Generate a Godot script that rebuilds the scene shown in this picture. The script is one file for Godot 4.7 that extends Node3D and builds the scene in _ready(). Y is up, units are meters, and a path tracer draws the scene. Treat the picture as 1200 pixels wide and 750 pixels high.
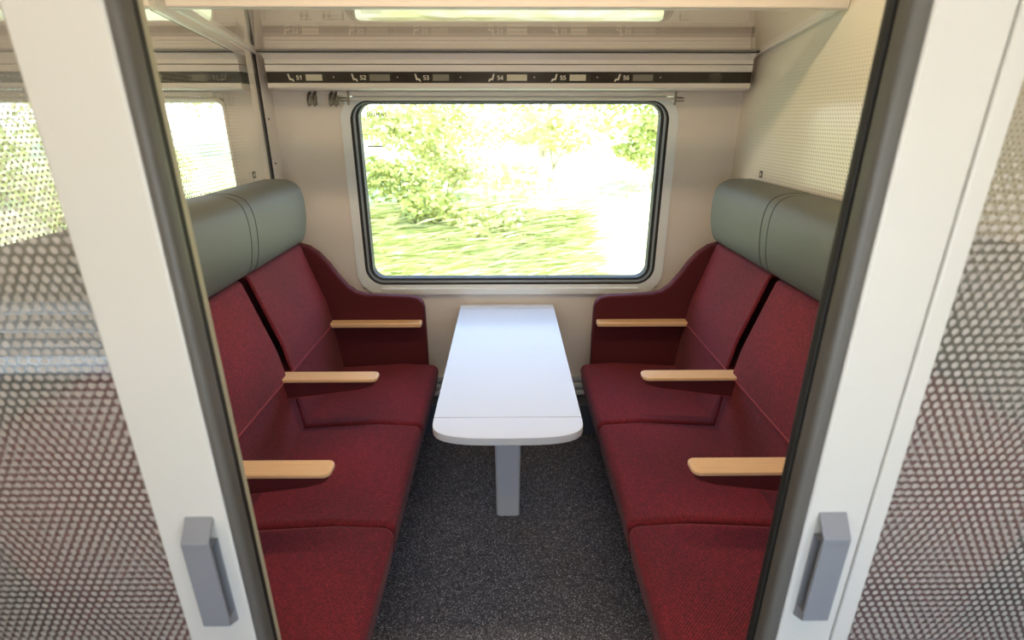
extends Node3D
# Six-seat railway compartment seen from the corridor through its two sliding doors.
# Axes: x to the right, y up, the compartment runs towards -z; the camera stands at z = 0 in the corridor.

var M := {}
var T := {}
var used := {}

# ------------------------------------------------------------------ mesh building
class Shape:
	var v := PackedVector3Array()
	func tri(a: Vector3, b: Vector3, c: Vector3) -> void:
		v.append(a); v.append(b); v.append(c)
	func quad(a: Vector3, b: Vector3, c: Vector3, d: Vector3) -> void:
		tri(a, b, c); tri(a, c, d)
	func loft(rings: Array, closed_ends := true, closed_ring := true) -> void:
		var from := v.size()
		var n: int = rings[0].size()
		for k in rings.size() - 1:
			var p: PackedVector3Array = rings[k]
			var q: PackedVector3Array = rings[k + 1]
			for i in (n if closed_ring else n - 1):
				var j := (i + 1) % n
				quad(p[i], p[j], q[j], q[i])
		if closed_ends:
			cap(rings[0], true)
			cap(rings[rings.size() - 1], false)
			fix(from)
	func cap(r: PackedVector3Array, flip: bool) -> void:
		var d := PackedVector2Array()
		var c := Vector3.ZERO
		for p in r: c += p
		c /= r.size()
		var nrm := Vector3.ZERO
		for i in r.size(): nrm += (r[i] - c).cross(r[(i + 1) % r.size()] - c)
		if nrm.length() < 1e-12: return
		nrm = nrm.normalized()
		var ax := nrm.cross(Vector3.UP if absf(nrm.y) < 0.9 else Vector3.RIGHT).normalized()
		var ay := nrm.cross(ax)
		for p in r: d.append(Vector2((p - c).dot(ax), (p - c).dot(ay)))
		var t := Geometry2D.triangulate_polygon(d)
		for k in range(0, t.size(), 3):
			var a := r[t[k]]; var b := r[t[k + 1]]; var e := r[t[k + 2]]
			var up := (b - a).cross(e - a).dot(nrm) > 0
			if up != flip: tri(a, b, e)
			else: tri(a, e, b)
	func fix(from: int) -> void:       # outward faces: positive volume
		var vol := 0.0
		var o := v[from]
		for k in range(from, v.size(), 3): vol += (v[k] - o).dot((v[k + 1] - o).cross(v[k + 2] - o))
		if vol < 0:
			for k in range(from, v.size(), 3):
				var t := v[k + 1]; v[k + 1] = v[k + 2]; v[k + 2] = t
	func mesh(angle := 38.0) -> ArrayMesh:
		var n := PackedVector3Array(); n.resize(v.size())
		var fn := PackedVector3Array(); fn.resize(v.size() / 3)
		var at := {}
		for k in range(0, v.size(), 3):
			fn[k / 3] = (v[k + 1] - v[k]).cross(v[k + 2] - v[k])
			for i in 3:
				var key := Vector3i((v[k + i] * 20000.0).round())
				if not at.has(key): at[key] = PackedInt32Array()
				at[key].append(k / 3)
		var lim := cos(deg_to_rad(angle))
		for k in v.size():
			var own := fn[k / 3].normalized()
			var s := Vector3.ZERO
			for f in at[Vector3i((v[k] * 20000.0).round())]:
				if fn[f].normalized().dot(own) > lim: s += fn[f]
			n[k] = s.normalized() if s.length() > 0 else own
		var order := PackedVector3Array(); order.resize(v.size())
		var nn := PackedVector3Array(); nn.resize(v.size())
		for k in range(0, v.size(), 3):          # Godot's front faces run clockwise
			order[k] = v[k]; order[k + 1] = v[k + 2]; order[k + 2] = v[k + 1]
			nn[k] = n[k]; nn[k + 1] = n[k + 2]; nn[k + 2] = n[k + 1]
		var arr := []; arr.resize(Mesh.ARRAY_MAX)
		arr[Mesh.ARRAY_VERTEX] = order
		arr[Mesh.ARRAY_NORMAL] = nn
		var m := ArrayMesh.new()
		m.add_surface_from_arrays(Mesh.PRIMITIVE_TRIANGLES, arr)
		return m

func round_poly(p: PackedVector2Array, r, seg := 5) -> PackedVector2Array:
	var out := PackedVector2Array()
	var n := p.size()
	for i in n:
		var a := p[(i + n - 1) % n]; var b := p[i]; var c := p[(i + 1) % n]
		var rr: float = r[i] if r is Array else r
		var u := (a - b).normalized(); var w := (c - b).normalized()
		var half := acos(clampf(u.dot(w), -1, 1)) / 2.0
		if rr <= 0 or half > 1.55:
			out.append(b); continue
		var cut := minf(rr / tan(half), minf((a - b).length(), (c - b).length()) * 0.499)
		rr = cut * tan(half)
		var o := b + (u + w).normalized() * (rr / sin(half))
		var a0 := (b + u * cut - o).angle(); var a1 := (b + w * cut - o).angle()
		var da := wrapf(a1 - a0, -PI, PI)
		for k in seg + 1: out.append(o + Vector2.from_angle(a0 + da * k / seg) * rr)
	return out

func smooth_poly(p: PackedVector2Array, seg := 4) -> PackedVector2Array:
	var out := PackedVector2Array()
	var n := p.size()
	for i in n:
		for k in seg:
			out.append(p[i].cubic_interpolate(p[(i + 1) % n], p[(i + n - 1) % n], p[(i + 2) % n], float(k) / seg))
	return out

func inset(p: PackedVector2Array, d: float) -> PackedVector2Array:
	if d == 0.0: return p
	var area := 0.0
	var n := p.size()
	for i in n: area += p[i].cross(p[(i + 1) % n])
	var s := 1.0 if area > 0 else -1.0
	var out := PackedVector2Array()
	for i in n:
		var e0 := (p[i] - p[(i + n - 1) % n]).normalized(); var e1 := (p[(i + 1) % n] - p[i]).normalized()
		if e0.length() < 0.5: e0 = e1
		if e1.length() < 0.5: e1 = e0
		var m := (Vector2(-e0.y, e0.x) + Vector2(-e1.y, e1.x)).normalized()
		out.append(p[i] + m * (s * d / maxf(0.5, m.dot(Vector2(-e0.y, e0.x)))))
	return out

# sweeps a profile (u, v) along w from w0 to w1, its ends rounded by r0 and r1; axes maps u, v, w to x, y, z
func sweep(sh: Shape, p: PackedVector2Array, w0: float, w1: float, r0 := 0.0, r1 := 0.0, axes := Basis(), seg := 4, at := Vector3.ZERO) -> void:
	var st := []
	if r0 > 0:
		for k in seg: st.append([w0 + r0 * (1 - cos(PI / 2 * k / seg)), r0 * (1 - sin(PI / 2 * k / seg))])
		st.append([w0 + r0, 0.0])
	else: st.append([w0, 0.0])
	if r1 > 0:
		for k in range(seg, -1, -1): st.append([w1 - r1 * (1 - cos(PI / 2 * k / seg)), r1 * (1 - sin(PI / 2 * k / seg))])
	else: st.append([w1, 0.0])
	var rings := []
	for s in st:
		var q := inset(p, s[1])
		var ring := PackedVector3Array()
		for a in q: ring.append(axes * Vector3(a.x, a.y, s[0]) + at)
		rings.append(ring)
	sh.loft(rings)

const XYZ := Basis(Vector3(1, 0, 0), Vector3(0, 1, 0), Vector3(0, 0, 1))
const XZY := Basis(Vector3(1, 0, 0), Vector3(0, 0, 1), Vector3(0, 1, 0))     # plan outline (x, z), swept up y
const ZYX := Basis(Vector3(0, 0, 1), Vector3(0, 1, 0), Vector3(1, 0, 0))     # side outline (z, y), swept along x

func rect(x0: float, y0: float, x1: float, y1: float) -> PackedVector2Array:
	return PackedVector2Array([Vector2(x0, y0), Vector2(x1, y0), Vector2(x1, y1), Vector2(x0, y1)])

func box(sh: Shape, a: Vector3, b: Vector3, bev := 0.002) -> void:
	var lo := a.min(b); var hi := a.max(b)
	var m := minf(bev, minf(hi.x - lo.x, minf(hi.y - lo.y, hi.z - lo.z)) * 0.45)
	if m <= 0.0: sweep(sh, rect(lo.x, lo.y, hi.x, hi.y), lo.z, hi.z)
	else: sweep(sh, round_poly(rect(lo.x, lo.y, hi.x, hi.y), m, 2), lo.z, hi.z, m, m, XYZ, 2)

func tube(sh: Shape, pts: PackedVector3Array, r, seg := 10) -> void:
	var rings := []
	for i in pts.size():
		var d := (pts[mini(i + 1, pts.size() - 1)] - pts[maxi(i - 1, 0)]).normalized()
		var u := d.cross(Vector3.UP if absf(d.y) < 0.9 else Vector3.RIGHT).normalized()
		var w := d.cross(u)
		var rr: float = r[i] if r is Array else r
		var ring := PackedVector3Array()
		for k in seg: ring.append(pts[i] + (u * cos(TAU * k / seg) + w * sin(TAU * k / seg)) * rr)
		rings.append(ring)
	sh.loft(rings)

func rrect(cx: float, cy: float, w: float, h: float, r: float, seg := 8) -> PackedVector2Array:
	return round_poly(rect(cx - w / 2, cy - h / 2, cx + w / 2, cy + h / 2), r, seg)

# a ring between two outlines of equally many points, from z0 (back) to z1 (front)
func frame_ring(sh: Shape, outer: PackedVector2Array, inner: PackedVector2Array, z0: float, z1: float, zin := 999.0) -> void:
	var from := sh.v.size()
	var zi := z1 if zin > 900 else zin
	var n := outer.size()
	for i in n:
		var j := (i + 1) % n
		var o0 := Vector3(outer[i].x, outer[i].y, z1); var o1 := Vector3(outer[j].x, outer[j].y, z1)
		var i0 := Vector3(inner[i].x, inner[i].y, zi); var i1 := Vector3(inner[j].x, inner[j].y, zi)
		var bo0 := Vector3(o0.x, o0.y, z0); var bo1 := Vector3(o1.x, o1.y, z0)
		var bi0 := Vector3(i0.x, i0.y, z0); var bi1 := Vector3(i1.x, i1.y, z0)
		sh.quad(o0, o1, i1, i0)
		sh.quad(bo0, bo1, o1, o0)
		sh.quad(i0, i1, bi1, bi0)
		sh.quad(bi0, bi1, bo1, bo0)
	sh.fix(from)

# ------------------------------------------------------------------ nodes
func numbered(called: String) -> String:
	if not used.has(called):
		used[called] = 0
		return called
	used[called] += 1
	return "%s_%03d" % [called, used[called]]

func thing(called: String, label: String, category: String, at := Vector3.ZERO, group := "") -> Node3D:
	var o := Node3D.new()
	o.name = numbered(called)
	add_child(o, true)
	o.position = at
	o.set_meta("label", label)
	o.set_meta("category", category)
	if group: o.set_meta("group", group)
	return o

func part(called: String, sh, mat: Material, parent: Node3D, label := "", angle := 38.0) -> MeshInstance3D:
	var o := MeshInstance3D.new()
	o.name = called
	o.mesh = sh.mesh(angle) if sh is Shape else sh
	o.material_override = mat
	o.cast_shadow = GeometryInstance3D.SHADOW_CASTING_SETTING_ON
	parent.add_child(o, true)
	if parent != self and parent.is_inside_tree():
		var top := parent
		while top.get_parent() != self: top = top.get_parent()
		if parent == top: o.position = -top.position     # shapes are given in room coordinates
	if label: o.set_meta("label", label)
	return o

func whole(called: String, sh, mat: Material, label: String, category: String, group := "") -> MeshInstance3D:
	var o := part(numbered(called), sh, mat, self)
	o.set_meta("label", label)
	o.set_meta("category", category)
	if group: o.set_meta("group", group)
	return o

func struct(called: String, sh, mat: Material, label: String) -> MeshInstance3D:
	var o := part(called, sh, mat, self)
	o.set_meta("kind", "structure")
	o.set_meta("label", label)
	return o

func struct_root(called: String, label: String) -> Node3D:
	var o := Node3D.new()
	o.name = called
	add_child(o, true)
	o.set_meta("kind", "structure")
	o.set_meta("label", label)
	return o

# ------------------------------------------------------------------ materials
func mat(called: String, color: Color, rough := 0.5, metal := 0.0) -> StandardMaterial3D:
	var m := StandardMaterial3D.new()
	m.resource_name = called
	m.albedo_color = color
	m.roughness = rough
	m.metallic = metal
	M[called] = m
	return m

func c8(r: int, g: int, b: int) -> Color: return Color8(r, g, b)

func texture(called: String, size: int, f: Callable) -> ImageTexture:
	var im := Image.create(size, size, false, Image.FORMAT_RGB8)
	for y in size:
		for x in size: im.set_pixel(x, y, f.call(x, y))
	T[called] = ImageTexture.create_from_image(im)
	return T[called]

func triplanar(m: StandardMaterial3D, metres: Vector3, world := true) -> void:
	m.uv1_triplanar = true
	m.uv1_world_triplanar = world
	m.uv1_scale = Vector3(1 / metres.x, 1 / metres.y, 1 / metres.z)
	m.uv1_triplanar_sharpness = 8.0

func materials() -> void:
	var rng := RandomNumberGenerator.new(); rng.seed = 7
	var noise := FastNoiseLite.new(); noise.seed = 3; noise.frequency = 0.02
	noise.fractal_octaves = 4
	# upholstery: twill velour with worn, brushed patches
	var red := mat("red_velour", Color(1, 1, 1), 0.9)
	texture("velour", 512, func(x, y):
		var patch := (sin(TAU * x / 512.0 * 2 + 2.2 * sin(TAU * y / 512.0)) + sin(TAU * y / 512.0 * 3 + 1.7 * sin(TAU * x / 512.0 * 2))) * 0.25
		var twill := 1.0 if (x + y) % 3 == 0 else 0.0
		var k := 0.62 + 0.42 * twill + 0.42 * rng.randf() + 0.20 * patch
		if rng.randf() < 0.03: k *= 1.25
		return Color8(int(minf(255, 114 * k)), int(25 * k), int(35 * k)))
	red.albedo_texture = T.velour
	triplanar(red, Vector3.ONE * 1.5)
	red.rim_enabled = true; red.rim = 0.14; red.rim_tint = 1.0
	var red_shaded := mat("shaded_red_cloth", c8(84, 18, 25), 0.85)  # seat red darkened to carry the shade on the wings
	red_shaded.rim_enabled = true; red_shaded.rim = 0.12; red_shaded.rim_tint = 1.0
	mat("piping_red", c8(142, 52, 58), 0.8)
	# carpet
	var carpet := mat("carpet", Color(1, 1, 1), 0.95)
	texture("carpet", 512, func(_x, _y):
		var g := 0.55 + 0.75 * rng.randf()
		if rng.randf() < 0.06: g = 2.1
		return Color8(int(minf(255, 106 * g)), int(minf(255, 105 * g)), int(minf(255, 108 * g))))
	carpet.albedo_texture = T.carpet
	triplanar(carpet, Vector3.ONE * 1.5)
	# wood of the armrests, grain along x
	var wood := mat("pale_ash_wood", Color(1, 1, 1), 0.42)
	texture("ash", 256, func(x, y):
		var g := 0.5 + 0.5 * sin(y * 0.42 + 1.8 * sin(x * TAU / 256.0) + 2.0 * noise.get_noise_2d(x * 0.3, y * 6.0))
		var k := 0.93 + 0.07 * g + 0.05 * rng.randf()
		return Color8(int(minf(255, 238 * k)), int(minf(255, 196 * k)), int(148 * k)))
	wood.albedo_texture = T.ash
	triplanar(wood, Vector3(0.5, 0.12, 0.12))
	# leather
	var leather := mat("grey_green_leather", c8(101, 104, 96), 0.55)
	texture("hide", 256, func(_x, _y):
		var k := 0.93 + 0.1 * rng.randf()
		return Color(k, k, k))
	leather.albedo_texture = T.hide
	triplanar(leather, Vector3.ONE * 0.35)
	mat("leather_seam", c8(44, 46, 40), 0.6)
	mat("cream_panel", c8(237, 229, 218), 0.38)
	mat("cream_glossy_panel", c8(236, 228, 210), 0.16)
	mat("white_frame", c8(236, 241, 239), 0.35)
	mat("white_lacquer", c8(236, 229, 222), 0.22)
	mat("rack_gloss", c8(234, 226, 219), 0.04)
	mat("rack_band", c8(222, 208, 198), 0.3)
	mat("rack_beam", c8(238, 230, 219), 0.35)
	mat("table_laminate", c8(217, 220, 227), 0.22)
	mat("table_edge", c8(222, 224, 222), 0.4)
	mat("table_leg", c8(236, 239, 241), 0.35)
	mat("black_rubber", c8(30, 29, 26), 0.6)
	mat("dark_gasket", c8(92, 90, 84), 0.42)
	mat("grey_gasket", c8(146, 156, 160), 0.35)
	mat("door_white", c8(208, 207, 199), 0.3)
	mat("closing_beige", c8(178, 172, 146), 0.5)
	mat("handle_grey", c8(128, 131, 136), 0.45)
	mat("display_black", c8(40, 34, 27), 0.18)
	mat("display_dark_pane", c8(52, 48, 40), 0.12)
	mat("display_label", c8(204, 198, 176), 0.4)
	mat("display_label_grey", c8(128, 124, 110), 0.3)
	mat("print_white", c8(226, 220, 205), 0.6)
	var fr := mat("frit", c8(206, 199, 189), 0.5)
	fr.albedo_color.a = 0.55
	fr.transparency = BaseMaterial3D.TRANSPARENCY_ALPHA
	var ft := mat("frit_thin", c8(190, 184, 174), 0.5)
	ft.albedo_color.a = 0.45
	ft.transparency = BaseMaterial3D.TRANSPARENCY_ALPHA
	var sg := mat("smoked_glass", Color(0.30, 0.29, 0.27, 0.22), 0.0)
	sg.transparency = BaseMaterial3D.TRANSPARENCY_ALPHA
	mat("wall_print", c8(184, 175, 153), 0.4)
	mat("steel", c8(138, 132, 120), 0.32, 0.8)
	mat("heater_grey", c8(92, 98, 106), 0.5)
	mat("trim_grey", c8(206, 208, 204), 0.4)
	mat("seat_metal", c8(52, 53, 56), 0.5)
	mat("sticker_grey", c8(86, 82, 72), 0.6)
	mat("window_print", c8(58, 68, 38), 0.7)
	mat("train_body", c8(150, 30, 34), 0.4)
	var g := mat("clear_glass", Color(0.95, 0.98, 0.96, 0.03), 0.0)
	g.transparency = BaseMaterial3D.TRANSPARENCY_ALPHA
	# lamps
	var lamp := mat("warm_lamp", c8(255, 240, 215), 0.5)
	lamp.emission_enabled = true; lamp.emission = Color(1.0, 0.88, 0.72); lamp.emission_energy_multiplier = 3.0
	# outside
	var leaf := mat("leaf", Color(1, 1, 1), 0.6)
	leaf.vertex_color_use_as_albedo = true
	leaf.backlight_enabled = true; leaf.backlight = Color(0.5, 0.55, 0.3)
	leaf.cull_mode = BaseMaterial3D.CULL_DISABLED
	mat("bark", c8(170, 158, 118), 0.9)
	var grass := mat("bank_grass", Color(1, 1, 1), 0.95)
	texture("bank", 256, func(x, y):
		var n := noise.get_noise_2d(x * 2.0, y * 9.0) + 0.5 * (rng.randf() - 0.5)
		var k := clampf(0.5 + n * 0.9, 0, 1)
		return c8(196, 200, 120).lerp(c8(238, 234, 196), k))
	grass.albedo_texture = T.bank
	triplanar(grass, Vector3(9, 9, 9))
	mat("pale_ballast", c8(226, 222, 208), 0.95)

# ------------------------------------------------------------------ dimensions (metres)
const XW := 1.015          # half the width between the partitions
const ZB := -2.48          # window wall
const ZD := -0.5           # door plane, corridor side
const ZS := [-2.27, -1.742, -1.208, -0.675]     # where the seats begin and end

func _ready() -> void:
	# camera
	var cam := Camera3D.new()
	cam.name = "camera"
	add_child(cam)
	cam.near = 0.02; cam.far = 400.0
	var ca := CameraAttributesPhysical.new()
	ca.frustum_focal_length = 19.84
	ca.frustum_focus_distance = 1.75
	ca.exposure_aperture = 4.5
	cam.attributes = ca
	cam.fov = 62.334
	cam.position = Vector3(-0.012, 1.55, 0)
	cam.rotation_order = EULER_ORDER_YXZ
	cam.rotation = Vector3(deg_to_rad(-20.92), deg_to_rad(-0.604), 0)
	cam.current = true
	# sky, sun, exposure
	var we := WorldEnvironment.new()
	we.name = "environment"
	var env := Environment.new()
	var sky := Sky.new()
	var sm := ProceduralSkyMaterial.new()
	sm.sky_top_color = c8(150, 190, 240)
	sm.sky_horizon_color = c8(244, 247, 250)
	sm.ground_bottom_color = c8(180, 180, 160)
	sm.ground_horizon_color = c8(235, 236, 228)
	sm.sky_energy_multiplier = 1.0
	sm.ground_energy_multiplier = 1.0
	sky.sky_material = sm
	env.background_mode = Environment.BG_SKY
	env.background_energy_multiplier = 4.9
	env.sky = sky
	env.tonemap_mode = Environment.TONE_MAPPER_LINEAR
	env.tonemap_exposure = 1.06
	env.sdfgi_enabled = true; env.ssao_enabled = true; env.ssil_enabled = true
	we.environment = env
	add_child(we)
	var sun := DirectionalLight3D.new()
	sun.name = "sun"
	sun.light_color = Color(1.0, 0.96, 0.88)
	sun.light_energy = 2.3
	sun.light_angular_distance = 0.6
	sun.shadow_enabled = true
	sun.look_at_from_position(Vector3.ZERO, Vector3(-0.4, -0.85, -0.35))
	add_child(sun)

	materials()
	shell()
	doors()
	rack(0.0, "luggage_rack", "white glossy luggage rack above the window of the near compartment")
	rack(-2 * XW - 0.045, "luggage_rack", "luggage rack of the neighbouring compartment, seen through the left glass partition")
	seat_strip(0.0, true)
	seat_strip(-2 * XW - 0.045, false)
	benches()
	table()
	fittings()
	lamps()
	outside()

# ------------------------------------------------------------------ setting
func wall_with_hole(sh: Shape, x0: float, x1: float, y0: float, y1: float, z0: float, z1: float, holes: Array) -> void:
	var x := x0
	for h in holes:
		box(sh, Vector3(x, y0, z0), Vector3(h[0], y1, z1), 0)
		box(sh, Vector3(h[0], y0, z0), Vector3(h[1], h[2], z1), 0)
		box(sh, Vector3(h[0], h[3], z0), Vector3(h[1], y1, z1), 0)
		x = h[1]
	box(sh, Vector3(x, y0, z0), Vector3(x1, y1, z1), 0)

func window(called: String, label: String, x0: float, x1: float, y0: float, y1: float, z: float, face: float, lettering: bool, plain := false) -> void:
	# z is the face of the wall; face +1: the room lies at larger z
	var root := struct_root(called, label)
	var r := 0.03 if plain else 0.085
	var edge := [[0.040, 0.030, 0.050, 0.115], [0.0, 0.0, 0.0, r], [-0.011, -0.005, -0.009, r - 0.010], [-0.021, -0.009, -0.019, r - 0.019], [-0.032, -0.014, -0.028, r - 0.028]]
	if plain: edge = [[0.012, 0.012, 0.012, 0.035], [0.0, 0.0, 0.0, 0.03], [-0.003, -0.003, -0.003, 0.028], [-0.006, -0.006, -0.006, 0.026], [-0.010, -0.010, -0.010, 0.024]]
	var ol := []
	for e in edge: ol.append(round_poly(rect(x0 - e[0], y0 - e[2], x1 + e[0], y1 + e[1]), e[3], 8))
	var parts := [["surround", -0.06, 0.010, 0.004, M.white_frame], ["outer_gasket", -0.06, 0.005, 0.001, M.black_rubber], ["gasket_channel", -0.06, -0.001, -0.003, M.grey_gasket], ["inner_gasket", -0.06, -0.003, -0.012, M.black_rubber]]
	for k in 4:
		var q: Array = parts[k]
		var sh := Shape.new()
		frame_ring(sh, ol[k], ol[k + 1], q[1], q[2], q[3])
		for i in sh.v.size(): sh.v[i] = Vector3(sh.v[i].x, sh.v[i].y, z + sh.v[i].z * face)
		sh.fix(0)
		part(q[0], sh, M.cream_panel if plain else q[4], root)
	var gl := Shape.new()
	sweep(gl, inset(ol[4], -0.004), z - 0.022 * face, z - 0.018 * face)
	part("pane", gl, M.clear_glass, root)
	if lettering:
		text("SIEMENS", 0.0150, Vector3(-0.580, 1.562, z - 0.0175), M.window_print, root, "maker_lettering", "small dark lettering in the corner of the pane")
		var ln := Shape.new()
		box(ln, Vector3(-0.632, 1.427, z - 0.0178), Vector3(-0.566, 1.4325, z - 0.0170), 0)
		part("small_print", ln, M.window_print, root)

func text(s: String, height: float, at: Vector3, m: Material, parent: Node3D, called: String, label := "") -> MeshInstance3D:
	var tm := TextMesh.new()
	tm.text = s
	var f := SystemFont.new()
	f.font_names = PackedStringArray(["Droid Sans"])
	f.font_weight = 700
	tm.font = f
	tm.font_size = 64
	tm.pixel_size = height / 46.0
	tm.depth = 0.0008
	tm.curve_step = 2.0
	var o := part(called, tm, m, parent, label)
	o.position += at
	return o

func shell() -> void:
	var s := Shape.new()
	box(s, Vector3(-3.25, -0.12, -2.6), Vector3(3.25, 0, 0.5), 0)
	struct("floor", s, M.carpet, "dark grey speckled carpet floor")
	s = Shape.new()
	box(s, Vector3(-3.25, 2.25, -2.6), Vector3(3.25, 2.37, 0.5), 0)
	struct("ceiling", s, M.cream_panel, "pale ceiling above the luggage rack")
	# window wall with the openings of this and the neighbouring compartment
	var wy0 := 0.790; var wy1 := 1.620; var wx0 := -0.692; var wx1 := 0.704
	s = Shape.new()
	var n_x1 := -1.236; var n_x0 := -2.62
	wall_with_hole(s, -3.25, 3.25, 0, 2.25, ZB - 0.12, ZB, [[n_x0 - 0.008, n_x1 + 0.008, wy0 - 0.008, wy1 + 0.008], [wx0 - 0.02, wx1 + 0.02, wy0 - 0.02, wy1 + 0.02]])
	struct("wall_back", s, M.cream_panel, "cream window wall of the compartment")
	window("window_1", "wide train window with rounded corners and black rubber gasket", wx0, wx1, wy0, wy1, ZB, 1.0, true)
	window("window_2", "window of the neighbouring compartment seen through the left glass partition", n_x0, n_x1, wy0, wy1, ZB, 1.0, false, true)
	# sill strip and lower trims
	s = Shape.new()
	box(s, Vector3(-0.62, 0.741, ZB - 0.01), Vector3(0.632, 0.774, ZB + 0.018), 0.004)
	struct("trim_1", s, M.white_frame, "flat white strip under the window")
	var hr := struct_root("trim_2", "grey heater duct along the foot of the window wall")
	s = Shape.new(); box(s, Vector3(-XW + 0.001, 0, ZB), Vector3(XW - 0.001, 0.175, ZB + 0.105), 0.008)
	part("duct_cover", s, M.heater_grey, hr)
	for y in [0.19, 0.232, 0.274]:
		s = Shape.new(); box(s, Vector3(-XW + 0.001, y, ZB), Vector3(XW - 0.001, y + 0.026, ZB + 0.03), 0.006)
		part("rail", s, M.trim_grey, hr)
	# right partition: closed panel with a printed dot pattern
	var wr := struct_root("wall_right", "cream right partition with a printed dot pattern")
	s = Shape.new(); box(s, Vector3(XW, 0, ZB), Vector3(XW + 0.05, 2.25, ZD - 0.06), 0)
	part("panel", s, M.cream_glossy_panel, wr)
	dots(wr, "printed_dots", Vector3(XW - 0.0006, 1.28, -2.42), Vector3(0, 0, 1), Vector3(0, 1, 0), 1.86, 0.62, 0.0135, M.wall_print, func(u, v):
		var k := clampf((u - 0.06) / 0.35, 0, 1) * clampf((0.54 - v) / 0.38, 0, 1)
		return 0.0037 * sqrt(k) if k > 0.03 else 0.0)
	# left partition: closed below, clear glass above
	var wl := struct_root("wall_left", "left partition, solid below and clear glass with printed dots above")
	s = Shape.new(); box(s, Vector3(-XW - 0.045, 0, ZB), Vector3(-XW, 1.27, ZD - 0.06), 0)
	part("lower_panel", s, M.cream_panel, wl)
	s = Shape.new(); box(s, Vector3(-XW - 0.045, 1.27, ZB), Vector3(-XW, 2.25, -2.375), 0.003)
	part("post", s, M.cream_panel, wl)
	s = Shape.new(); box(s, Vector3(-XW - 0.045, 1.27, -0.66), Vector3(-XW, 2.25, ZD - 0.06), 0.003)
	part("post", s, M.cream_panel, wl)
	s = Shape.new(); box(s, Vector3(-XW - 0.014, 1.27, -2.375), Vector3(-XW - 0.001, 2.25, -2.361), 0.002)
	part("black_seal", s, M.black_rubber, wl)
	s = Shape.new(); box(s, Vector3(-XW - 0.014, 1.27, -2.361), Vector3(-XW - 0.001, 1.285, -0.66), 0.002)
	part("black_seal", s, M.black_rubber, wl)
	s = Shape.new(); box(s, Vector3(-XW - 0.011, 1.285, -2.361), Vector3(-XW - 0.004, 2.25, -0.66), 0)
	part("pane", s, M.clear_glass, wl)
	dots(wl, "printed_dots", Vector3(-XW - 0.0032, 1.29, -2.34), Vector3(0, 0, 1), Vector3(0, 1, 0), 1.6, 0.50, 0.0135, M.wall_print, func(u, v):
		var k := clampf((u - 0.10) / 0.30, 0, 1) * clampf((0.42 - v) / 0.30, 0, 1)
		if v < 0.02: k = 1.0
		return 0.0034 * sqrt(k) if k > 0.03 else 0.0)
	# ends of the coach and the corridor's inner wall beside the doors
	s = Shape.new(); box(s, Vector3(-3.25, 0, -2.6), Vector3(-3.13, 2.25, 0.5), 0)
	struct("wall_far_left", s, M.cream_panel, "far end wall of the neighbouring compartment")
	s = Shape.new(); box(s, Vector3(3.13, 0, -2.6), Vector3(3.25, 2.25, 0.5), 0)
	struct("wall_far_right", s, M.cream_panel, "end wall of the corridor on the right")
	s = Shape.new()
	box(s, Vector3(-3.13, 0, ZD - 0.06), Vector3(-1.08, 2.25, ZD - 0.01), 0)
	box(s, Vector3(1.08, 0, ZD - 0.06), Vector3(3.13, 2.25, ZD - 0.01), 0)
	box(s, Vector3(-1.08, 2.02, ZD - 0.06), Vector3(1.08, 2.25, ZD - 0.01), 0)
	struct("wall_front", s, M.cream_panel, "corridor wall that holds the sliding doors")
	# outer wall of the corridor behind the camera, mirrored in the door glass
	s = Shape.new()
	wall_with_hole(s, -3.13, 3.13, 0, 2.25, 0.38, 0.5, [[-2.52, -1.08, wy0 - 0.02, wy1 + 0.02], [-0.45, 0.99, wy0 - 0.02, wy1 + 0.02]])
	struct("wall_corridor", s, M.cream_panel, "outer corridor wall with two windows")
	window("window_3", "corridor window mirrored in the left door glass", -2.50, -1.10, wy0, wy1, 0.38, -1.0, false)
	window("window_4", "corridor window behind the camera, lighting the doors", -0.43, 0.97, wy0, wy1, 0.38, -1.0, false)
	var bl := thing("corridor_blind", "lowered cream blind with narrow slits in the left corridor window", "blind", Vector3(-1.80, 0.91, 0.37))
	for y in [[0.908, 0.938], [0.947, 0.955], [0.960, 0.982], [0.990, 0.994], [1.001, 1.034], [1.044, 1.047], [1.054, 1.61]]:
		s = Shape.new(); box(s, Vector3(-2.49, y[0], 0.366), Vector3(-1.105, y[1], 0.371), 0)
		part("slat", s, M.cream_panel, bl)
	for cx in [0.27]:
		var r := thing("handrail", "white handrail across the corridor window behind the camera", "handrail", Vector3(cx, 0.95, 0.32))
		for y in [0.955, 1.0, 1.05]:
			s = Shape.new(); tube(s, PackedVector3Array([Vector3(cx - 0.69, y, 0.32), Vector3(cx + 0.69, y, 0.32)]), 0.008)
			part("rail", s, M.white_frame, r)
		for e in [-0.66, 0.66]:
			s = Shape.new(); box(s, Vector3(cx + e - 0.012, 0.94, 0.312), Vector3(cx + e + 0.012, 1.065, 0.38), 0.003)
			part("bracket", s, M.white_frame, r)

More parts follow.
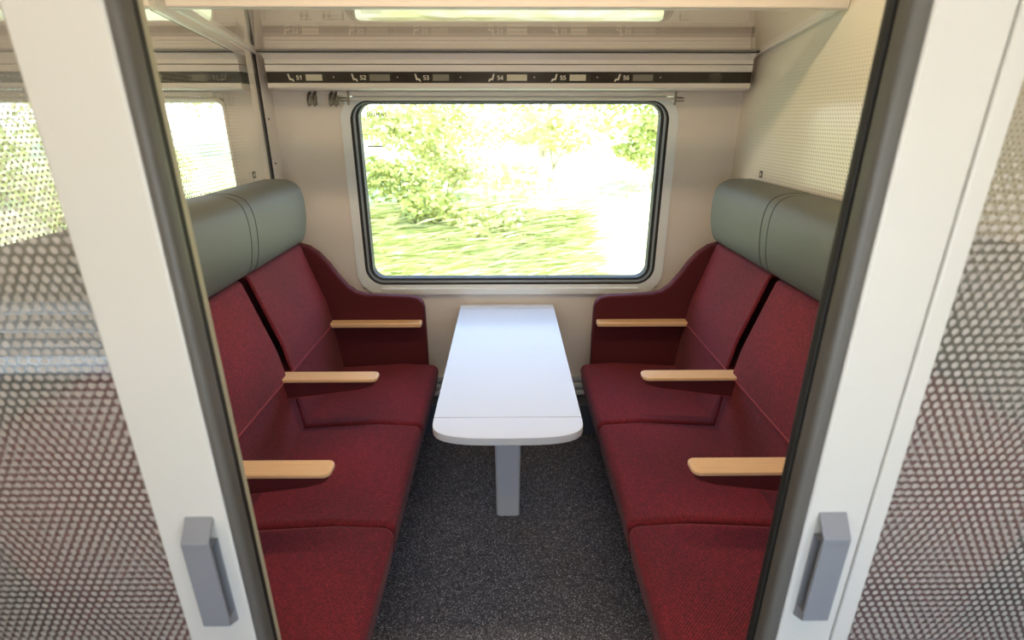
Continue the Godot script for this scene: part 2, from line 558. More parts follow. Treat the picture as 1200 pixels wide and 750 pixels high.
func dots(parent: Node3D, called: String, origin: Vector3, ux: Vector3, uy: Vector3, w: float, h: float, pitch: float, m: Material, radius: Callable) -> void:
	var disc := Shape.new()
	var nrm := ux.cross(uy)
	for k in 8:
		disc.tri(Vector3.ZERO, ux * cos(TAU * k / 8) + uy * sin(TAU * k / 8), ux * cos(TAU * (k + 1) / 8) + uy * sin(TAU * (k + 1) / 8))
	var spots := []
	var row := 0
	var v := 0.0
	while v < h:
		var u := 0.0 if row % 2 == 0 else pitch / 2
		while u < w:
			var r: float = radius.call(u, v)
			if r > 0.0: spots.append(Transform3D(Basis().scaled(Vector3.ONE * r), origin + ux * u + uy * v))
			u += pitch
		row += 1
		v += pitch * 0.866
	var mm := MultiMesh.new()
	mm.transform_format = MultiMesh.TRANSFORM_3D
	mm.mesh = disc.mesh()
	mm.instance_count = spots.size()
	for i in spots.size(): mm.set_instance_transform(i, spots[i])
	var o := MultiMeshInstance3D.new()
	o.name = called
	o.multimesh = mm
	o.material_override = m
	o.set_meta("kind", "stuff")
	parent.add_child(o, true)

# ------------------------------------------------------------------ sliding doors
func doors() -> void:
	for s in [-1.0, 1.0]:
		var side := "left" if s < 0 else "right"
		var root := struct_root("door_1" if s < 0 else "door_2", "%s sliding door leaf with white stile, black rubber edge and dotted glass" % side)
		var e := 0.329 if s < 0 else 0.326        # edge of the opening
		var y0 := 0.03; var y1 := 2.02
		var z0 := ZD - 0.034; var z1 := ZD
		var g: float
		var b0 := 0.341 if s < 0 else 0.344
		# rubber edge: a thin dark lip, then a grey face
		var sh := Shape.new()
		sweep(sh, round_poly(rect(s * e, z1 - 0.024, s * (b0 + 0.002), z1 + 0.0005), 0.007, 5), y0, y1, 0, 0, XZY)
		part("rubber_edge", sh, M.dark_gasket, root)
		sh = Shape.new()
		sweep(sh, round_poly(rect(s * (e - (0.002 if s > 0 else -0.004)), z0 - 0.002, s * (e + 0.012), z1 - 0.024), 0.003, 3), y0, y1, 0, 0, XZY)
		part("rubber_lip", sh, M.black_rubber, root)
		if s < 0:
			sh = Shape.new()
			sweep(sh, round_poly(rect(s * 0.3400, z0 - 0.022, s * 0.372, z0 - 0.003), 0.003, 3), y0, y1, 0, 0, XZY)
			part("closing_strip", sh, M.closing_beige, root)
		# stile in two pieces with a fine joint between
		var b1 := 0.427 if s < 0 else 0.416
		sh = Shape.new()
		sweep(sh, round_poly(rect(s * b0, z0, s * b1, z1), 0.004, 3), y0, y1, 0.002, 0.002, XZY)
		part("stile", sh, M.door_white, root)
		g = 0.427 if s < 0 else 0.441
		if s > 0:
			sh = Shape.new()
			sweep(sh, round_poly(rect(s * (b1 + 0.0025), z0 + 0.002, s * g, z1 - 0.001), 0.003, 3), y0, y1, 0.002, 0.002, XZY)
			part("glazing_bead", sh, M.door_white, root)
		var far := 1.06
		sh = Shape.new(); box(sh, Vector3(s * (far - 0.06), y0, z0), Vector3(s * far, y1, z1), 0.003)
		part("stile", sh, M.door_white, root)
		for yy in [[y0, y0 + 0.10], [y1 - 0.07, y1]]:
			sh = Shape.new(); box(sh, Vector3(s * g, yy[0], z0 + 0.002), Vector3(s * (far - 0.06), yy[1], z1 - 0.001), 0.003)
			part("cross_rail", sh, M.door_white, root)
		sh = Shape.new(); box(sh, Vector3(s * (g - 0.004), y0 + 0.09, z1 - 0.020), Vector3(s * (far - 0.05), y1 - 0.06, z1 - 0.014), 0)
		part("pane", sh, M.clear_glass, root)
		var x0: float = s * (g + 0.004) if s > 0 else s * (far - 0.064)
		dots(root, "printed_dots", Vector3(x0, y0 + 0.104, z1 - 0.0134), Vector3(1, 0, 0), Vector3(0, 1, 0), far - 0.07 - g, 1.62, 0.0115, M.frit, func(_u, v):
			return 0.0038 * sqrt(clampf((1.40 - v) / 0.09, 0, 1)))
		# fixed glazing that the open leaf covers
		var fx := struct_root("window_5" if s < 0 else "window_6", "fixed dotted glass panel behind the %s sliding door" % side)
		sh = Shape.new(); box(sh, Vector3(s * 0.40, 0.05, -0.552), Vector3(s * 1.012, 2.02, -0.546), 0)
		part("pane", sh, M.smoked_glass, fx)
		var fx0: float = 0.405 if s > 0 else -1.008
		dots(fx, "printed_dots", Vector3(fx0, 0.0585, -0.5454), Vector3(1, 0, 0), Vector3(0, 1, 0), 0.60, 1.50, 0.0115, M.frit_thin, func(_u, v):
			return 0.0027 * sqrt(clampf((1.475 - v) / 0.09, 0, 1)))
		# pull handle
		part("handle", handle_body(s), M.handle_grey, root, "grey moulded pull handle")

func handle_body(s: float) -> Shape:
	# a block with slanted ends and a finger hollow in the side towards the opening
	var sh := Shape.new()
	var za := ZD - 0.001; var zb := ZD + 0.019
	var x0 := minf(s * 0.390, s * 0.357); var x1 := maxf(s * 0.390, s * 0.357)
	sweep(sh, round_poly(PackedVector2Array([Vector2(za, 1.0815), Vector2(zb, 1.0815), Vector2(zb, 1.090), Vector2(za, 1.116)]), [0, 0, 0.004, 0.001], 3), x0, x1, 0.0015, 0.0015, ZYX, 2)
	sweep(sh, round_poly(PackedVector2Array([Vector2(za, 0.948), Vector2(zb, 0.960), Vector2(zb, 0.9685), Vector2(za, 0.9685)]), [0.001, 0.004, 0, 0], 3), x0, x1, 0.0015, 0.0015, ZYX, 2)
	var plan := PackedVector2Array([Vector2(s * 0.390, za), Vector2(s * 0.357, za), Vector2(s * 0.357, za + 0.003), Vector2(s * 0.378, za + 0.003), Vector2(s * 0.378, zb - 0.005), Vector2(s * 0.3572, zb - 0.005), Vector2(s * 0.3572, zb), Vector2(s * 0.390, zb)])
	sweep(sh, round_poly(plan, [0, 0, 0, 0.003, 0.003, 0.0015, 0.0015, 0.0015], 3), 0.968, 1.082, 0, 0, XZY)
	return sh

# ------------------------------------------------------------------ luggage rack and the profile under it
func rack(dx: float, called: String, label: String) -> void:
	var r := thing(called, label, "luggage rack", Vector3(dx, 1.80, -2.10), "luggage racks")
	var x0 := dx - XW + 0.002; var x1 := dx + XW - 0.002
	var sh := Shape.new()
	sweep(sh, round_poly(rect(-1.832, 1.854, -1.798, 1.915), 0.006, 3), x0, x1, 0.001, 0.001, ZYX)
	part("front_beam", sh, M.rack_beam, r)
	# one tilted glass shelf, the wall band behind it and the bearers at both ends
	sh = Shape.new()
	sweep(sh, PackedVector2Array([Vector2(-1.828, 1.8665), Vector2(-2.330, 1.7935), Vector2(-2.330, 1.8005), Vector2(-1.828, 1.8735)]), x0 + 0.018, x1 - 0.018, 0, 0, ZYX)
	part("glass_shelf", sh, M.clear_glass, r, "clear glass shelf")
	sh = Shape.new()
	box(sh, Vector3(x0 + 0.004, 1.848, ZB + 0.0005), Vector3(x1 - 0.004, 1.898, ZB + 0.014), 0.003)
	part("rear_band", sh, M.rack_band, r)
	sh = Shape.new()
	box(sh, Vector3(x0 + 0.004, 1.816, ZB + 0.0005), Vector3(x1 - 0.004, 1.846, ZB + 0.024), 0.003)
	part("rear_ledge", sh, M.rack_beam, r)
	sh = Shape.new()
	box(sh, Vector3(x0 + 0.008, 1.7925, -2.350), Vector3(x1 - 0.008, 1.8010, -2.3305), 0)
	part("gap_shade_strip", sh, M.black_rubber, r)  # black strip stands in for the shaded gap behind the shelf
	for s in [-1.0, 1.0]:
		sh = Shape.new()
		var a: float = dx + s * (XW - 0.002); var b: float = dx + s * (XW - 0.019)
		sweep(sh, PackedVector2Array([Vector2(-1.834, 1.852), Vector2(-2.40, 1.781), Vector2(-2.40, 1.802), Vector2(-1.834, 1.885)]), minf(a, b), maxf(a, b), 0.002, 0.002, ZYX, 2)
		part("end_cheek", sh, M.rack_beam, r)
		if dx == 0.0 or s < 0: continue
		sh = Shape.new()
		sweep(sh, PackedVector2Array([Vector2(-1.84, 1.8535), Vector2(-2.34, 1.790), Vector2(-2.34, 1.7935), Vector2(-1.84, 1.857)]), dx + s * (XW - 0.024) - 0.003, dx + s * (XW - 0.024) + 0.003, 0, 0, ZYX)
		part("cheek_joint", sh, M.black_rubber, r)

func seat_strip(dx: float, full: bool) -> void:
	# moulding on the window wall: slanted upper cove, black strip with seat numbers, white lip
	var label := "white moulding above the window with black seat number strip" if full else "moulding with black strip in the neighbouring compartment behind the left glass"
	var r := thing("seat_number_moulding", label, "moulding", Vector3(dx, 1.66, -2.40), "mouldings above the windows")
	var x0 := dx - 0.980; var x1 := dx + 0.990
	var sh := Shape.new()
	sweep(sh, round_poly(PackedVector2Array([Vector2(ZB, 1.7922), Vector2(-2.339, 1.7922), Vector2(-2.360, 1.768), Vector2(-2.360, 1.752), Vector2(ZB, 1.752)]), [0, 0.003, 0.004, 0.002, 0], 3), x0, x1, 0.001, 0.001, ZYX)
	part("upper_cove", sh, M.rack_beam, r)
	sh = Shape.new()
	sweep(sh, round_poly(rect(ZB, 1.7235, -2.3585, 1.7495), 0.003, 2), x0, x1, 0.001, 0.001, ZYX)
	part("white_band", sh, M.white_lacquer, r)
	sh = Shape.new()
	sweep(sh, rect(ZB, 1.680, -2.364, 1.7235), x0, x1, 0, 0, ZYX)
	part("black_strip", sh, M.display_black, r)
	sh = Shape.new()
	sweep(sh, round_poly(PackedVector2Array([Vector2(ZB, 1.682), Vector2(-2.357, 1.682), Vector2(-2.360, 1.664), Vector2(-2.372, 1.657), Vector2(ZB, 1.657)]), [0, 0.003, 0.006, 0.006, 0], 3), x0, x1, 0.002, 0.002, ZYX)
	part("lower_lip", sh, M.rack_beam, r)
	if not full: return
	var zf := -2.364
	var px := [-0.885, -0.627, -0.371, -0.070, 0.186, 0.444]
	var numbers := ["51", "52", "53", "54", "55", "56"]
	for i in 6:
		var f := 1.0 if i < 3 else -1.0
		var c := Vector3(px[i], 1.702, zf)
		# seat pictogram: backrest, seat and legs of a sitting figure
		sh = Shape.new()
		var fig := PackedVector2Array([Vector2(-0.012, 0.014), Vector2(-0.006, 0.014), Vector2(-0.001, -0.002), Vector2(0.010, -0.004), Vector2(0.014, -0.014), Vector2(0.008, -0.014), Vector2(0.005, -0.009), Vector2(-0.006, -0.009)])
		for k in fig.size(): fig[k] = Vector2(fig[k].x * f + c.x, fig[k].y + c.y)
		sweep(sh, fig, zf - 0.0002, zf + 0.0006)
		part("seat_pictogram", sh, M.print_white, r)
		text(numbers[i], 0.017, Vector3(c.x + 0.035, 1.702, zf + 0.0006), M.print_white, r, "seat_number", "white seat number")
		sh = Shape.new()
		box(sh, Vector3(c.x + 0.056, 1.687, zf - 0.001), Vector3(c.x + 0.146, 1.717, zf + 0.0010), 0)
		var d := part("reservation_display", sh, M.display_dark_pane, r)
		sh = Shape.new()
		var half := 0.066 if i in [0, 2, 4] else 0.082
		box(sh, Vector3(c.x + 0.062, 1.691, zf + 0.0010), Vector3(c.x + 0.062 + half, 1.714, zf + 0.0016), 0)
		part("paper_label", sh, M.display_label if i in [0, 3, 4] else M.display_label_grey, d)
		sh = Shape.new()
		sweep(sh, round_poly(rect(c.x + 0.172, 1.7015, c.x + 0.177, 1.7065), 0.0024, 2), zf, zf + 0.001)
		part("indicator", sh, M.print_white, r)
	# perforated loudspeaker field
	for k in 26:
		var a := k * 2.399963
		var q := Vector2.from_angle(a) * 0.0042 * sqrt(k + 0.5)
		sh = Shape.new()
		sweep(sh, round_poly(rect(0.845 + q.x * 1.3 - 0.0012, 1.702 + q.y * 0.9 - 0.0012, 0.845 + q.x * 1.3 + 0.0012, 1.702 + q.y * 0.9 + 0.0012), 0.001, 1), zf - 0.001, zf + 0.0006)
		part("loudspeaker_hole", sh, M.display_label, r)

# ------------------------------------------------------------------ seats
func benches() -> void:
	var place := ["window", "middle", "door"]
	for s in [-1.0, 1.0]:
		var side := "left" if s < 0 else "right"
		for i in 3:
			var z0: float = ZS[i]; var z1: float = ZS[i + 1]
			var label: String = ["red velour train seat by the window in the %s row, with high side wing", "middle red velour train seat of the %s row, wooden armrest towards the window", "red velour train seat of the %s row nearest the sliding door"][i] % side
			var t := thing("train_seat", label, "seat", Vector3(s * 0.65, 0, (z0 + z1) / 2), "red seats of the compartment")
			seat(t, s, i, z0, z1)

func prof(s: float, p: Array) -> PackedVector2Array:
	var o := PackedVector2Array()
	for a in p: o.append(Vector2(a[0] * s, a[1]))
	return o

func seat(t: Node3D, s: float, i: int, z0: float, z1: float) -> void:
	var sh := Shape.new()
	# cushion
	sweep(sh, round_poly(prof(s, [[0.352, 0.33], [0.330, 0.462], [0.50, 0.472], [0.83, 0.452], [0.83, 0.33]]), [0.02, 0.032, 0.3, 0.02, 0.01], 6), z0 + 0.0015, z1 - 0.0015, 0.020, 0.020, XYZ, 5)
	part("seat_cushion", sh, M.red_velour, t)
	# lower and upper back pads
	sh = Shape.new()
	sweep(sh, round_poly(prof(s, [[0.778, 0.44], [0.806, 0.675], [0.96, 0.675], [0.96, 0.44]]), [0.01, 0.012, 0.005, 0.005], 4), z0 + 0.002, z1 - 0.002, 0.012, 0.012, XYZ, 4)
	var bk := part("backrest", sh, M.red_velour, t)
	sh = Shape.new()
	sweep(sh, round_poly(prof(s, [[0.803, 0.672], [0.822, 0.78], [0.905, 1.040], [0.972, 1.040], [0.972, 0.672]]), [0.006, 0.3, 0.022, 0.005, 0.005], 5), z0 + (0.004 if i == 0 else 0.024), z1 - 0.026, 0.009, 0.009, XYZ, 4)
	part("upper_pad", sh, M.red_velour, bk)
	sh = Shape.new()
	tube(sh, PackedVector3Array([Vector3(s * 0.8025, 0.6735, z0 + 0.006), Vector3(s * 0.8025, 0.6735, z1 - 0.006)]), 0.0032, 8)
	part("piping", sh, M.piping_red, bk)
	sh = Shape.new()
	box(sh, Vector3(s * 0.955, 0.36, z0 + 0.001), Vector3(s * 1.012, 1.046, z1 - 0.001), 0.002)
	part("back_shell", sh, M.red_velour, t)
	# head cushion, with a stitched band towards the next seat
	var hp := smooth_poly(prof(s, [[0.912, 1.047], [0.884, 1.062], [0.866, 1.11], [0.857, 1.18], [0.859, 1.245], [0.876, 1.290], [0.918, 1.312], [0.985, 1.314], [1.011, 1.30], [1.011, 1.18], [1.011, 1.06], [0.97, 1.047]]), 4)
	var ha := z0 - (0.012 if i == 0 else -0.0004)
	var hb := z1 - 0.050 if i < 2 else z1
	sh = Shape.new()
	sweep(sh, hp, ha, hb, 0.034 if i == 0 else 0.0035, 0.0035 if i < 2 else 0.03, XYZ, 6)
	var h := part("headrest", sh, M.grey_green_leather, t, "grey leather head cushion")
	if i < 2:
		sh = Shape.new()
		sweep(sh, inset(hp, 0.0008), z1 - 0.050, z1 - 0.0006, 0.0035, 0.0035, XYZ, 3)
		part("stitched_band", sh, M.grey_green_leather, h)
	# fine dark seam threads in the joints
	for zz in ([z1 - 0.050, z1] if i < 2 else []):
		sh = Shape.new()
		sweep(sh, inset(hp, 0.0003), zz - 0.0034, zz - 0.0002 if zz == z1 else zz + 0.0010)
		part("seam", sh, M.leather_seam, h)
	# base under the cushion
	sh = Shape.new()
	box(sh, Vector3(s * 0.47, 0.002, z0 + 0.03), Vector3(s * 1.0, 0.333, z1 - 0.03), 0.01)
	part("seat_base", sh, M.seat_metal, t)
	# armrest towards the window
	if i > 0:
		sh = Shape.new()
		var zc := z0 + 0.033
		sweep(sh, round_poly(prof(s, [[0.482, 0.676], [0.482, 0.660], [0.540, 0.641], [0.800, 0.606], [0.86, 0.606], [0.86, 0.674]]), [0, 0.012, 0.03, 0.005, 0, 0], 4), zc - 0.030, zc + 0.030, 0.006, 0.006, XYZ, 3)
		var ar := part("armrest", sh, M.shaded_red_cloth, t)
		sh = Shape.new()
		tube(sh, PackedVector3Array([Vector3(s * 0.484, 0.668, zc + 0.028), Vector3(s * 0.494, 0.656, zc + 0.0285), Vector3(s * 0.540, 0.6425, zc + 0.029), Vector3(s * 0.800, 0.607, zc + 0.029)]), 0.0016, 6)
		part("piping", sh, M.piping_red, ar)
		sh = Shape.new()
		var plan := round_poly(PackedVector2Array([Vector2(s * 0.474, zc - 0.0325), Vector2(s * 0.474, zc + 0.0345), Vector2(s * 0.826, zc + 0.0345), Vector2(s * 0.826, zc - 0.0325)]), [0.021, 0.021, 0.012, 0.012], 6)
		sweep(sh, plan, 0.675, 0.687, 0.002, 0.005, XZY, 4)
		part("wooden_cap", sh, M.pale_ash_wood, ar, "pale wooden armrest cap")
	# side wing at the window end of the row
	if i == 0:
		var w0 := z0 - 0.046 if i == 0 else z1
		var w1 := z0 if i == 0 else z1 + 0.046
		var wp := PackedVector2Array()
		var curve := [[0.985, 1.040], [0.930, 1.040], [0.880, 1.026], [0.838, 0.996], [0.800, 0.950], [0.765, 0.895], [0.725, 0.842], [0.690, 0.816], [0.648, 0.804], [0.55, 0.799], [0.455, 0.795], [0.415, 0.786], [0.393, 0.764], [0.387, 0.735], [0.386, 0.60], [0.388, 0.34], [0.985, 0.34]]
		wp = prof(s, curve)
		sh = Shape.new()
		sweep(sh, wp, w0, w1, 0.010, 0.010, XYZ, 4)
		var wg := part("side_wing", sh, M.shaded_red_cloth, t, "curved red side wing, its colour darkened for shade", 50.0)
		sh = Shape.new()
		var q0 := w1 - 0.002 if i == 0 else w0 - 0.05
		var q1 := w1 + 0.05 if i == 0 else w0 + 0.002
		var pl := round_poly(PackedVector2Array([Vector2(s * 0.399, q0), Vector2(s * 0.399, q1), Vector2(s * 0.815, q1), Vector2(s * 0.815, q0)]), 0.008, 4)
		sweep(sh, pl, 0.666, 0.686, 0.003, 0.005, XZY, 3)
		part("wooden_cap", sh, M.pale_ash_wood, wg, "pale wooden armrest cap")

# ------------------------------------------------------------------ table
func table() -> void:
	var t := thing("folding_table", "white fixed table with rounded front corners under the window", "table", Vector3(-0.01, 0, -1.79))
	var x0 := -0.236; var x1 := 0.216; var y := 0.695
	var zb := ZB + 0.022; var zh := -2.392; var zf := -1.405
	var sh := Shape.new()
	sweep(sh, rect(x0, zb, x1, zh - 0.0022), y - 0.026, y, 0.001, 0.0015, XZY, 2)
	part("hinge_strip", sh, M.table_laminate, t)
	sh = Shape.new()
	sweep(sh, rect(x0, zh + 0.0022, x1, zf - 0.0008), y - 0.026, y, 0.001, 0.0015, XZY, 2)
	part("tabletop", sh, M.table_laminate, t)
	var front := PackedVector2Array([Vector2(x0, zf + 0.0008)])
	var cx := (x0 + x1) / 2
	var hw := (x1 - x0) / 2
	for k in 25:                       # rounded corners running into a slightly bowed front
		var a := PI * k / 24.0
		var c := -cos(a); var q := sin(a)
		front.append(Vector2(cx + hw * signf(c) * pow(absf(c), 0.60), -1.388 + 0.098 * pow(q, 0.66)))
	front.append(Vector2(x1, zf + 0.0008))
	sh = Shape.new()
	sweep(sh, front, y - 0.003, y, 0.0, 0.0015, XZY, 2)
	part("front_leaf", sh, M.table_laminate, t)
	sh = Shape.new()
	sweep(sh, front, y - 0.026, y - 0.003, 0.004, 0.0005, XZY, 3)
	part("edge_band", sh, M.table_edge, t)
	# column: rounded, a little narrower towards the floor
	var rings := []
	for q in [[0.0, 0.0445, 0.004], [0.004, 0.0485, 0.0], [0.30, 0.0510, 0.0], [y - 0.0255, 0.0535, 0.0]]:
		var ring := PackedVector3Array()
		for p in round_poly(rect(-q[1], -0.032 + q[2], q[1], 0.032 - q[2]), 0.014, 5): ring.append(Vector3(p.x - 0.010, q[0] + 0.001, p.y - 1.795))
		rings.append(ring)
	sh = Shape.new()
	sh.loft(rings)
	part("column", sh, M.table_leg, t)

# ------------------------------------------------------------------ small fittings
func fittings() -> void:
	# blind cassette over the window
	var b := thing("roller_blind", "slim cream roller blind cassette with guide rods above the window", "blind", Vector3(0.006, 1.62, ZB))
	var sh := Shape.new(); box(sh, Vector3(-0.728, 1.636, ZB + 0.011), Vector3(0.742, 1.6565, ZB + 0.034), 0.004)
	part("cassette", sh, M.cream_panel, b)
	sh = Shape.new(); box(sh, Vector3(-0.715, 1.619, ZB + 0.011), Vector3(0.730, 1.6335, ZB + 0.022), 0.003)
	part("bottom_bar", sh, M.cream_panel, b)
	for x in [-0.680, 0.712]:
		sh = Shape.new(); tube(sh, PackedVector3Array([Vector3(x, 1.655, ZB + 0.042), Vector3(x - 0.002, 1.60, ZB + 0.040)]), 0.004)
		part("guide_pin", sh, M.steel, b)
	for x in [-0.745, 0.716]:
		for y in [1.629, 1.617]:
			sh = Shape.new(); tube(sh, PackedVector3Array([Vector3(x, y, ZB + 0.036), Vector3(x + 0.062 if x < 0 else x + 0.034, y, ZB + 0.036)]), 0.0022)
			part("guide_rod", sh, M.steel, b)
	# the same over the neighbouring window
	var nb := thing("roller_blind", "roller blind cassette over the neighbouring window, behind the left glass", "blind", Vector3(-1.93, 1.64, ZB))
	sh = Shape.new(); box(sh, Vector3(-2.62, 1.633, ZB), Vector3(-1.255, 1.6545, ZB + 0.03), 0.002)
	part("cassette", sh, M.cream_panel, nb)
	sh = Shape.new(); box(sh, Vector3(-2.62, 1.6225, ZB), Vector3(-1.255, 1.6305, ZB + 0.018), 0.002)
	part("bottom_bar", sh, M.cream_panel, nb)
	# coat hooks
	var where := ["leftmost", "second from the left", "third from the left", "rightmost, next to the window frame"]
	var hx := [-0.852, -0.830, -0.760, -0.738]
	for i in 4:
		var h := thing("coat_hook", "slim metal coat hook under the moulding, %s of four" % where[i], "hook", Vector3(hx[i], 1.60, ZB), "coat hooks beside the window")
		sh = Shape.new(); box(sh, Vector3(hx[i] - 0.005, 1.60, ZB), Vector3(hx[i] + 0.005, 1.6565, ZB + 0.006), 0.002)
		part("back_plate", sh, M.steel, h)
		sh = Shape.new(); tube(sh, PackedVector3Array([Vector3(hx[i], 1.65, ZB + 0.004), Vector3(hx[i], 1.642, ZB + 0.03), Vector3(hx[i], 1.62, ZB + 0.044), Vector3(hx[i], 1.604, ZB + 0.042), Vector3(hx[i], 1.598, ZB + 0.032), Vector3(hx[i], 1.602, ZB + 0.022)]), [0.005, 0.005, 0.005, 0.005, 0.0045, 0.003], 8)
		part("hook_arm", sh, M.steel, h)
	# small square notices on the partitions
	for s in [-1.0, 1.0]:
		var n := thing("notice_sticker", "tiny square grey notice on the %s partition above the window seat" % ("left glass" if s < 0 else "right"), "sticker", Vector3(s * XW, 1.337, -2.19))
		var xa: float = s * (XW - 0.0008) if s > 0 else -(XW + 0.0036)
		sh = Shape.new(); box(sh, Vector3(xa, 1.324, -2.203), Vector3(xa + 0.0006 * (-s), 1.350, -2.177), 0)
		part("backing", sh, M.sticker_grey, n)
		sh = Shape.new(); box(sh, Vector3(xa, 1.330, -2.197), Vector3(xa + 0.001 * (-s), 1.343, -2.186), 0)
		part("printed_field", sh, M.display_label, n)
	# screw cap on the left post
	sh = Shape.new(); tube(sh, PackedVector3Array([Vector3(-XW, 1.545, -2.40), Vector3(-XW + 0.003, 1.545, -2.40)]), 0.004)
	whole("screw_cap", sh, M.sticker_grey, "tiny upper screw cap on the post beside the left glass", "screw cap")
	sh = Shape.new(); tube(sh, PackedVector3Array([Vector3(-XW, 1.365, -2.40), Vector3(-XW + 0.003, 1.365, -2.40)]), 0.004)
	whole("screw_cap", sh, M.sticker_grey, "tiny lower screw cap on the post beside the left glass", "screw cap")

# ------------------------------------------------------------------ lamps
func lamp_strip(at: Vector3, length: float, width: float, energy: float, label: String, color: Color) -> void:
	var t := thing("ceiling_lamp", label, "lamp", at, "ceiling strip lamps")
	var sh := Shape.new(); box(sh, at + Vector3(-length / 2 - 0.02, -0.012, -width / 2 - 0.015), at + Vector3(length / 2 + 0.02, 0.0, width / 2 + 0.015), 0.003)
	part("housing", sh, M.white_frame, t)
	sh = Shape.new(); box(sh, at + Vector3(-length / 2, -0.018, -width / 2), at + Vector3(length / 2, -0.0125, width / 2), 0.002)
	part("diffuser", sh, M.warm_lamp, t, "glowing diffuser")
	var l := AreaLight3D.new()
	l.name = "lamp_light"
	l.area_size = Vector2(length, width)
	l.light_color = color
	l.light_energy = energy
	l.area_range = 8.0
	l.shadow_enabled = true
	l.rotation = Vector3(-PI / 2, 0, 0)
	l.position = at + Vector3(0, -0.022, 0)
	add_child(l, true)

func lamps() -> void:
	lamp_strip(Vector3(0, 2.25, -1.40), 1.7, 0.07, 0.80, "warm strip lamp on the compartment ceiling", Color(1.0, 0.88, 0.72))
	lamp_strip(Vector3(-2.09, 2.25, -1.40), 1.7, 0.07, 0.80, "warm strip lamp on the neighbouring compartment's ceiling", Color(1.0, 0.88, 0.72))
	lamp_strip(Vector3(0, 2.25, 0.0), 3.0, 0.12, 1.0, "strip lamp on the corridor ceiling", Color(1.0, 0.93, 0.84))

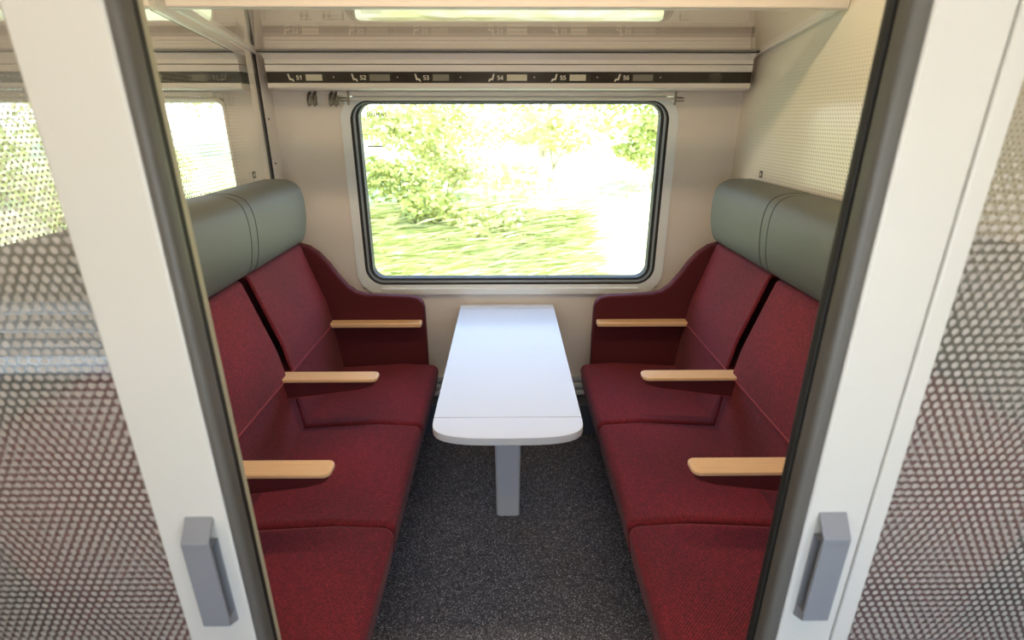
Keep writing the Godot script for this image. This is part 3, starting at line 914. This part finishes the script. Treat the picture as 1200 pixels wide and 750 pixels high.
# ------------------------------------------------------------------ trackside
func outside() -> void:
	var s := Shape.new()
	var rings := []
	var pr := [[-2.75, -1.30], [-6.0, -1.30], [-8.0, -1.15], [-10.5, -0.35], [-13.0, 0.35], [-17.0, 0.75], [-60.0, 1.1]]
	var noise := FastNoiseLite.new(); noise.seed = 11; noise.frequency = 0.18
	for k in pr.size():
		var ring := PackedVector3Array()
		for i in 61:
			var x := -30.0 + i
			ring.append(Vector3(x, pr[k][1] + (0.35 * noise.get_noise_2d(x * 1.0, pr[k][0]) if k > 1 else 0.0), pr[k][0]))
		rings.append(ring)
	s.loft(rings, false, false)
	for i in range(0, s.v.size(), 3):
		if (s.v[i + 1] - s.v[i]).cross(s.v[i + 2] - s.v[i]).y < 0:
			var q := s.v[i + 1]; s.v[i + 1] = s.v[i + 2]; s.v[i + 2] = q
	var bank := whole("grass_bank", s, M.bank_grass, "pale sunlit grass bank outside the window", "bank")
	bank.set_meta("kind", "structure")
	var f := Shape.new()
	box(f, Vector3(-30, -1.5, 0.8), Vector3(30, -1.3, 40), 0)  # unseen ground, made pale to brighten the reflection in the door glass
	var g2 := whole("bounce_gravel", f, M.pale_ballast, "unseen gravel on the corridor side, made pale to brighten the glass reflections", "gravel")
	g2.set_meta("kind", "structure")
	var rng := RandomNumberGenerator.new(); rng.seed = 21
	# shrubs and trees: centre, half size, leaves, tone
	var sh := [
		[Vector3(-2.4, -0.1, -10.2), Vector3(1.5, 1.0, 0.9), 2600, 0], [Vector3(-0.3, -0.45, -9.9), Vector3(1.2, 0.6, 0.8), 1500, 1],
		[Vector3(-1.3, 0.9, -11.4), Vector3(1.9, 0.9, 1.0), 2300, 1], [Vector3(1.0, 1.25, -11.8), Vector3(1.3, 0.55, 0.8), 900, 2],
		[Vector3(3.1, 1.05, -11.6), Vector3(1.0, 0.75, 0.8), 1100, 0], [Vector3(-7.0, 0.1, -10.5), Vector3(2.6, 1.6, 1.4), 3000, 1], [Vector3(-11.5, 0.2, -11.0), Vector3(2.8, 1.8, 1.4), 2600, 0]]
	var names := ["dense green shrub at the left of the window view", "low bush behind the table in the window view", "wide pale green bush at the upper left of the window view", "sparse yellowish bush near the centre of the window view", "light green bush at the upper right of the window view", "broad shrub seen through the left glass partition", "leafy shrub seen through the left door glass"]
	for i in sh.size():
		var t := thing("shrub", names[i], "shrub", sh[i][0] - Vector3(0, sh[i][1].y, 0), "shrubs on the bank")
		foliage(t, sh[i][0], sh[i][1], sh[i][2], sh[i][3], rng)
		stems(t, sh[i][0] - Vector3(0, sh[i][1].y + 0.2, 0), sh[i][0] + Vector3(0, sh[i][1].y * 0.3, 0), sh[i][1].x * 0.6, 5, 0.010, rng)
	var tr := [
		[Vector3(-2.0, 2.5, -14.2), Vector3(2.6, 1.9, 1.3), 3200, 1], [Vector3(1.0, 2.5, -15.0), Vector3(2.2, 1.7, 1.2), 2000, 2],
		[Vector3(4.0, 2.4, -14.4), Vector3(1.9, 1.8, 1.1), 2200, 0], [Vector3(-6.6, 2.8, -14.5), Vector3(2.2, 2.2, 1.5), 2600, 1], [Vector3(-11.4, 3.0, -15), Vector3(2.4, 2.3, 1.5), 2400, 2]]
	var tn := ["leafy tree on the bank at the upper left of the window view", "thin pale tree on the bank at the upper middle of the window view", "green tree on the bank at the upper right of the window view", "tree on the bank seen through the left glass partition", "tree on the bank far to the left, behind the left door glass"]
	for i in tr.size():
		var t := thing("tree", tn[i], "tree", Vector3(tr[i][0].x, 0.2, tr[i][0].z), "trees on the bank")
		foliage(t, tr[i][0], tr[i][1], tr[i][2], tr[i][3], rng)
		stems(t, Vector3(tr[i][0].x, 0.1, tr[i][0].z), tr[i][0] + Vector3(0, tr[i][1].y * 0.4, 0), tr[i][1].x * 0.5, 4, 0.035, rng)
	# tall wind-bent grass on the foot of the bank, left of the middle
	var gt := thing("tall_grass", "tall wind-bent grass at the lower left of the window view", "grass", Vector3(-1.2, -1.0, -8.6))
	gt.set_meta("kind", "stuff")
	var blade := Shape.new()
	blade.tri(Vector3(-0.5, -0.1, 0), Vector3(-0.1, 0.0, 0.02), Vector3(0.5, 0.05, 0)); blade.tri(Vector3(-0.5, -0.1, 0), Vector3(0.5, 0.05, 0), Vector3(-0.05, 0.06, 0.02))
	var mm := MultiMesh.new()
	mm.transform_format = MultiMesh.TRANSFORM_3D
	mm.use_colors = true
	mm.mesh = blade.mesh()
	mm.instance_count = 5200
	for i in 5200:
		var z := rng.randf_range(-10.4, -8.0)
		var x := rng.randf_range(-3.6, 0.6) if rng.randf() < 0.82 else rng.randf_range(0.4, 1.6)
		var y := lerpf(-1.2, -0.35, clampf((-8.0 - z) / 2.4, 0, 1)) + 0.5 * rng.randf() * rng.randf()
		var bs := Basis.from_euler(Vector3(rng.randf_range(-0.6, 0.3), rng.randf_range(-0.5, 0.5), rng.randf_range(-0.15, 0.3))).scaled(Vector3(rng.randf_range(0.35, 0.8), 0.35, 0.35))
		mm.set_instance_transform(i, Transform3D(bs, Vector3(x, y, z)))
		mm.set_instance_color(i, c8(150, 164, 76).lerp(c8(240, 236, 176), pow(rng.randf(), 0.55)).srgb_to_linear())
	var go := MultiMeshInstance3D.new()
	go.name = "blades"
	go.multimesh = mm
	go.material_override = M.leaf
	go.set_meta("kind", "stuff")
	gt.add_child(go, true)
	go.position = -gt.position

func stems(t: Node3D, a: Vector3, b: Vector3, spread: float, n: int, r: float, rng: RandomNumberGenerator) -> void:
	var sh := Shape.new()
	for k in n:
		var e := b + Vector3(rng.randf_range(-1, 1) * spread, rng.randf_range(-0.2, 0.2), rng.randf_range(-0.5, 0.5) * spread)
		var m := a.lerp(e, 0.45); m.x = lerpf(a.x, e.x, 0.25)
		tube(sh, PackedVector3Array([a, m, e]), [r * 1.3, r, r * 0.35], 6)
	part("stem", sh, M.bark, t)

func foliage(t: Node3D, c: Vector3, size: Vector3, n: int, tone: int, rng: RandomNumberGenerator) -> void:
	var leaf := Shape.new()
	leaf.tri(Vector3(-0.5, 0, 0), Vector3(0, -0.28, 0.05), Vector3(0.5, 0, 0))
	leaf.tri(Vector3(-0.5, 0, 0), Vector3(0.5, 0, 0), Vector3(0, 0.28, 0.05))
	var mm := MultiMesh.new()
	mm.transform_format = MultiMesh.TRANSFORM_3D
	mm.use_colors = true
	mm.mesh = leaf.mesh()
	mm.instance_count = n
	var tones := [[c8(158, 170, 82), c8(216, 218, 138)], [c8(190, 195, 112), c8(232, 229, 172)], [c8(204, 200, 118), c8(238, 232, 182)]]
	var blobs := []
	for k in 9: blobs.append([Vector3(rng.randf_range(-0.75, 0.75), rng.randf_range(-0.65, 0.65), rng.randf_range(-0.6, 0.6)), rng.randf_range(0.25, 0.5)])
	for i in n:
		var b: Array = blobs[rng.randi() % blobs.size()]
		var d: Vector3 = Vector3(rng.randfn(), rng.randfn(), rng.randfn()).normalized() * pow(rng.randf(), 0.4) * b[1]
		var p: Vector3 = c + (b[0] + d) * size
		var basis := Basis.from_euler(Vector3(rng.randf_range(-0.9, 0.5), rng.randf_range(-PI, PI), rng.randf_range(-0.6, 0.6))).scaled(Vector3.ONE * rng.randf_range(0.09, 0.19))
		mm.set_instance_transform(i, Transform3D(basis, p))
		var col: Color = tones[tone][0].lerp(tones[tone][1], rng.randf())
		mm.set_instance_color(i, col.srgb_to_linear())
	var o := MultiMeshInstance3D.new()
	o.name = "foliage"
	o.multimesh = mm
	o.material_override = M.leaf
	o.set_meta("kind", "stuff")
	t.add_child(o, true)
	o.position = -t.position
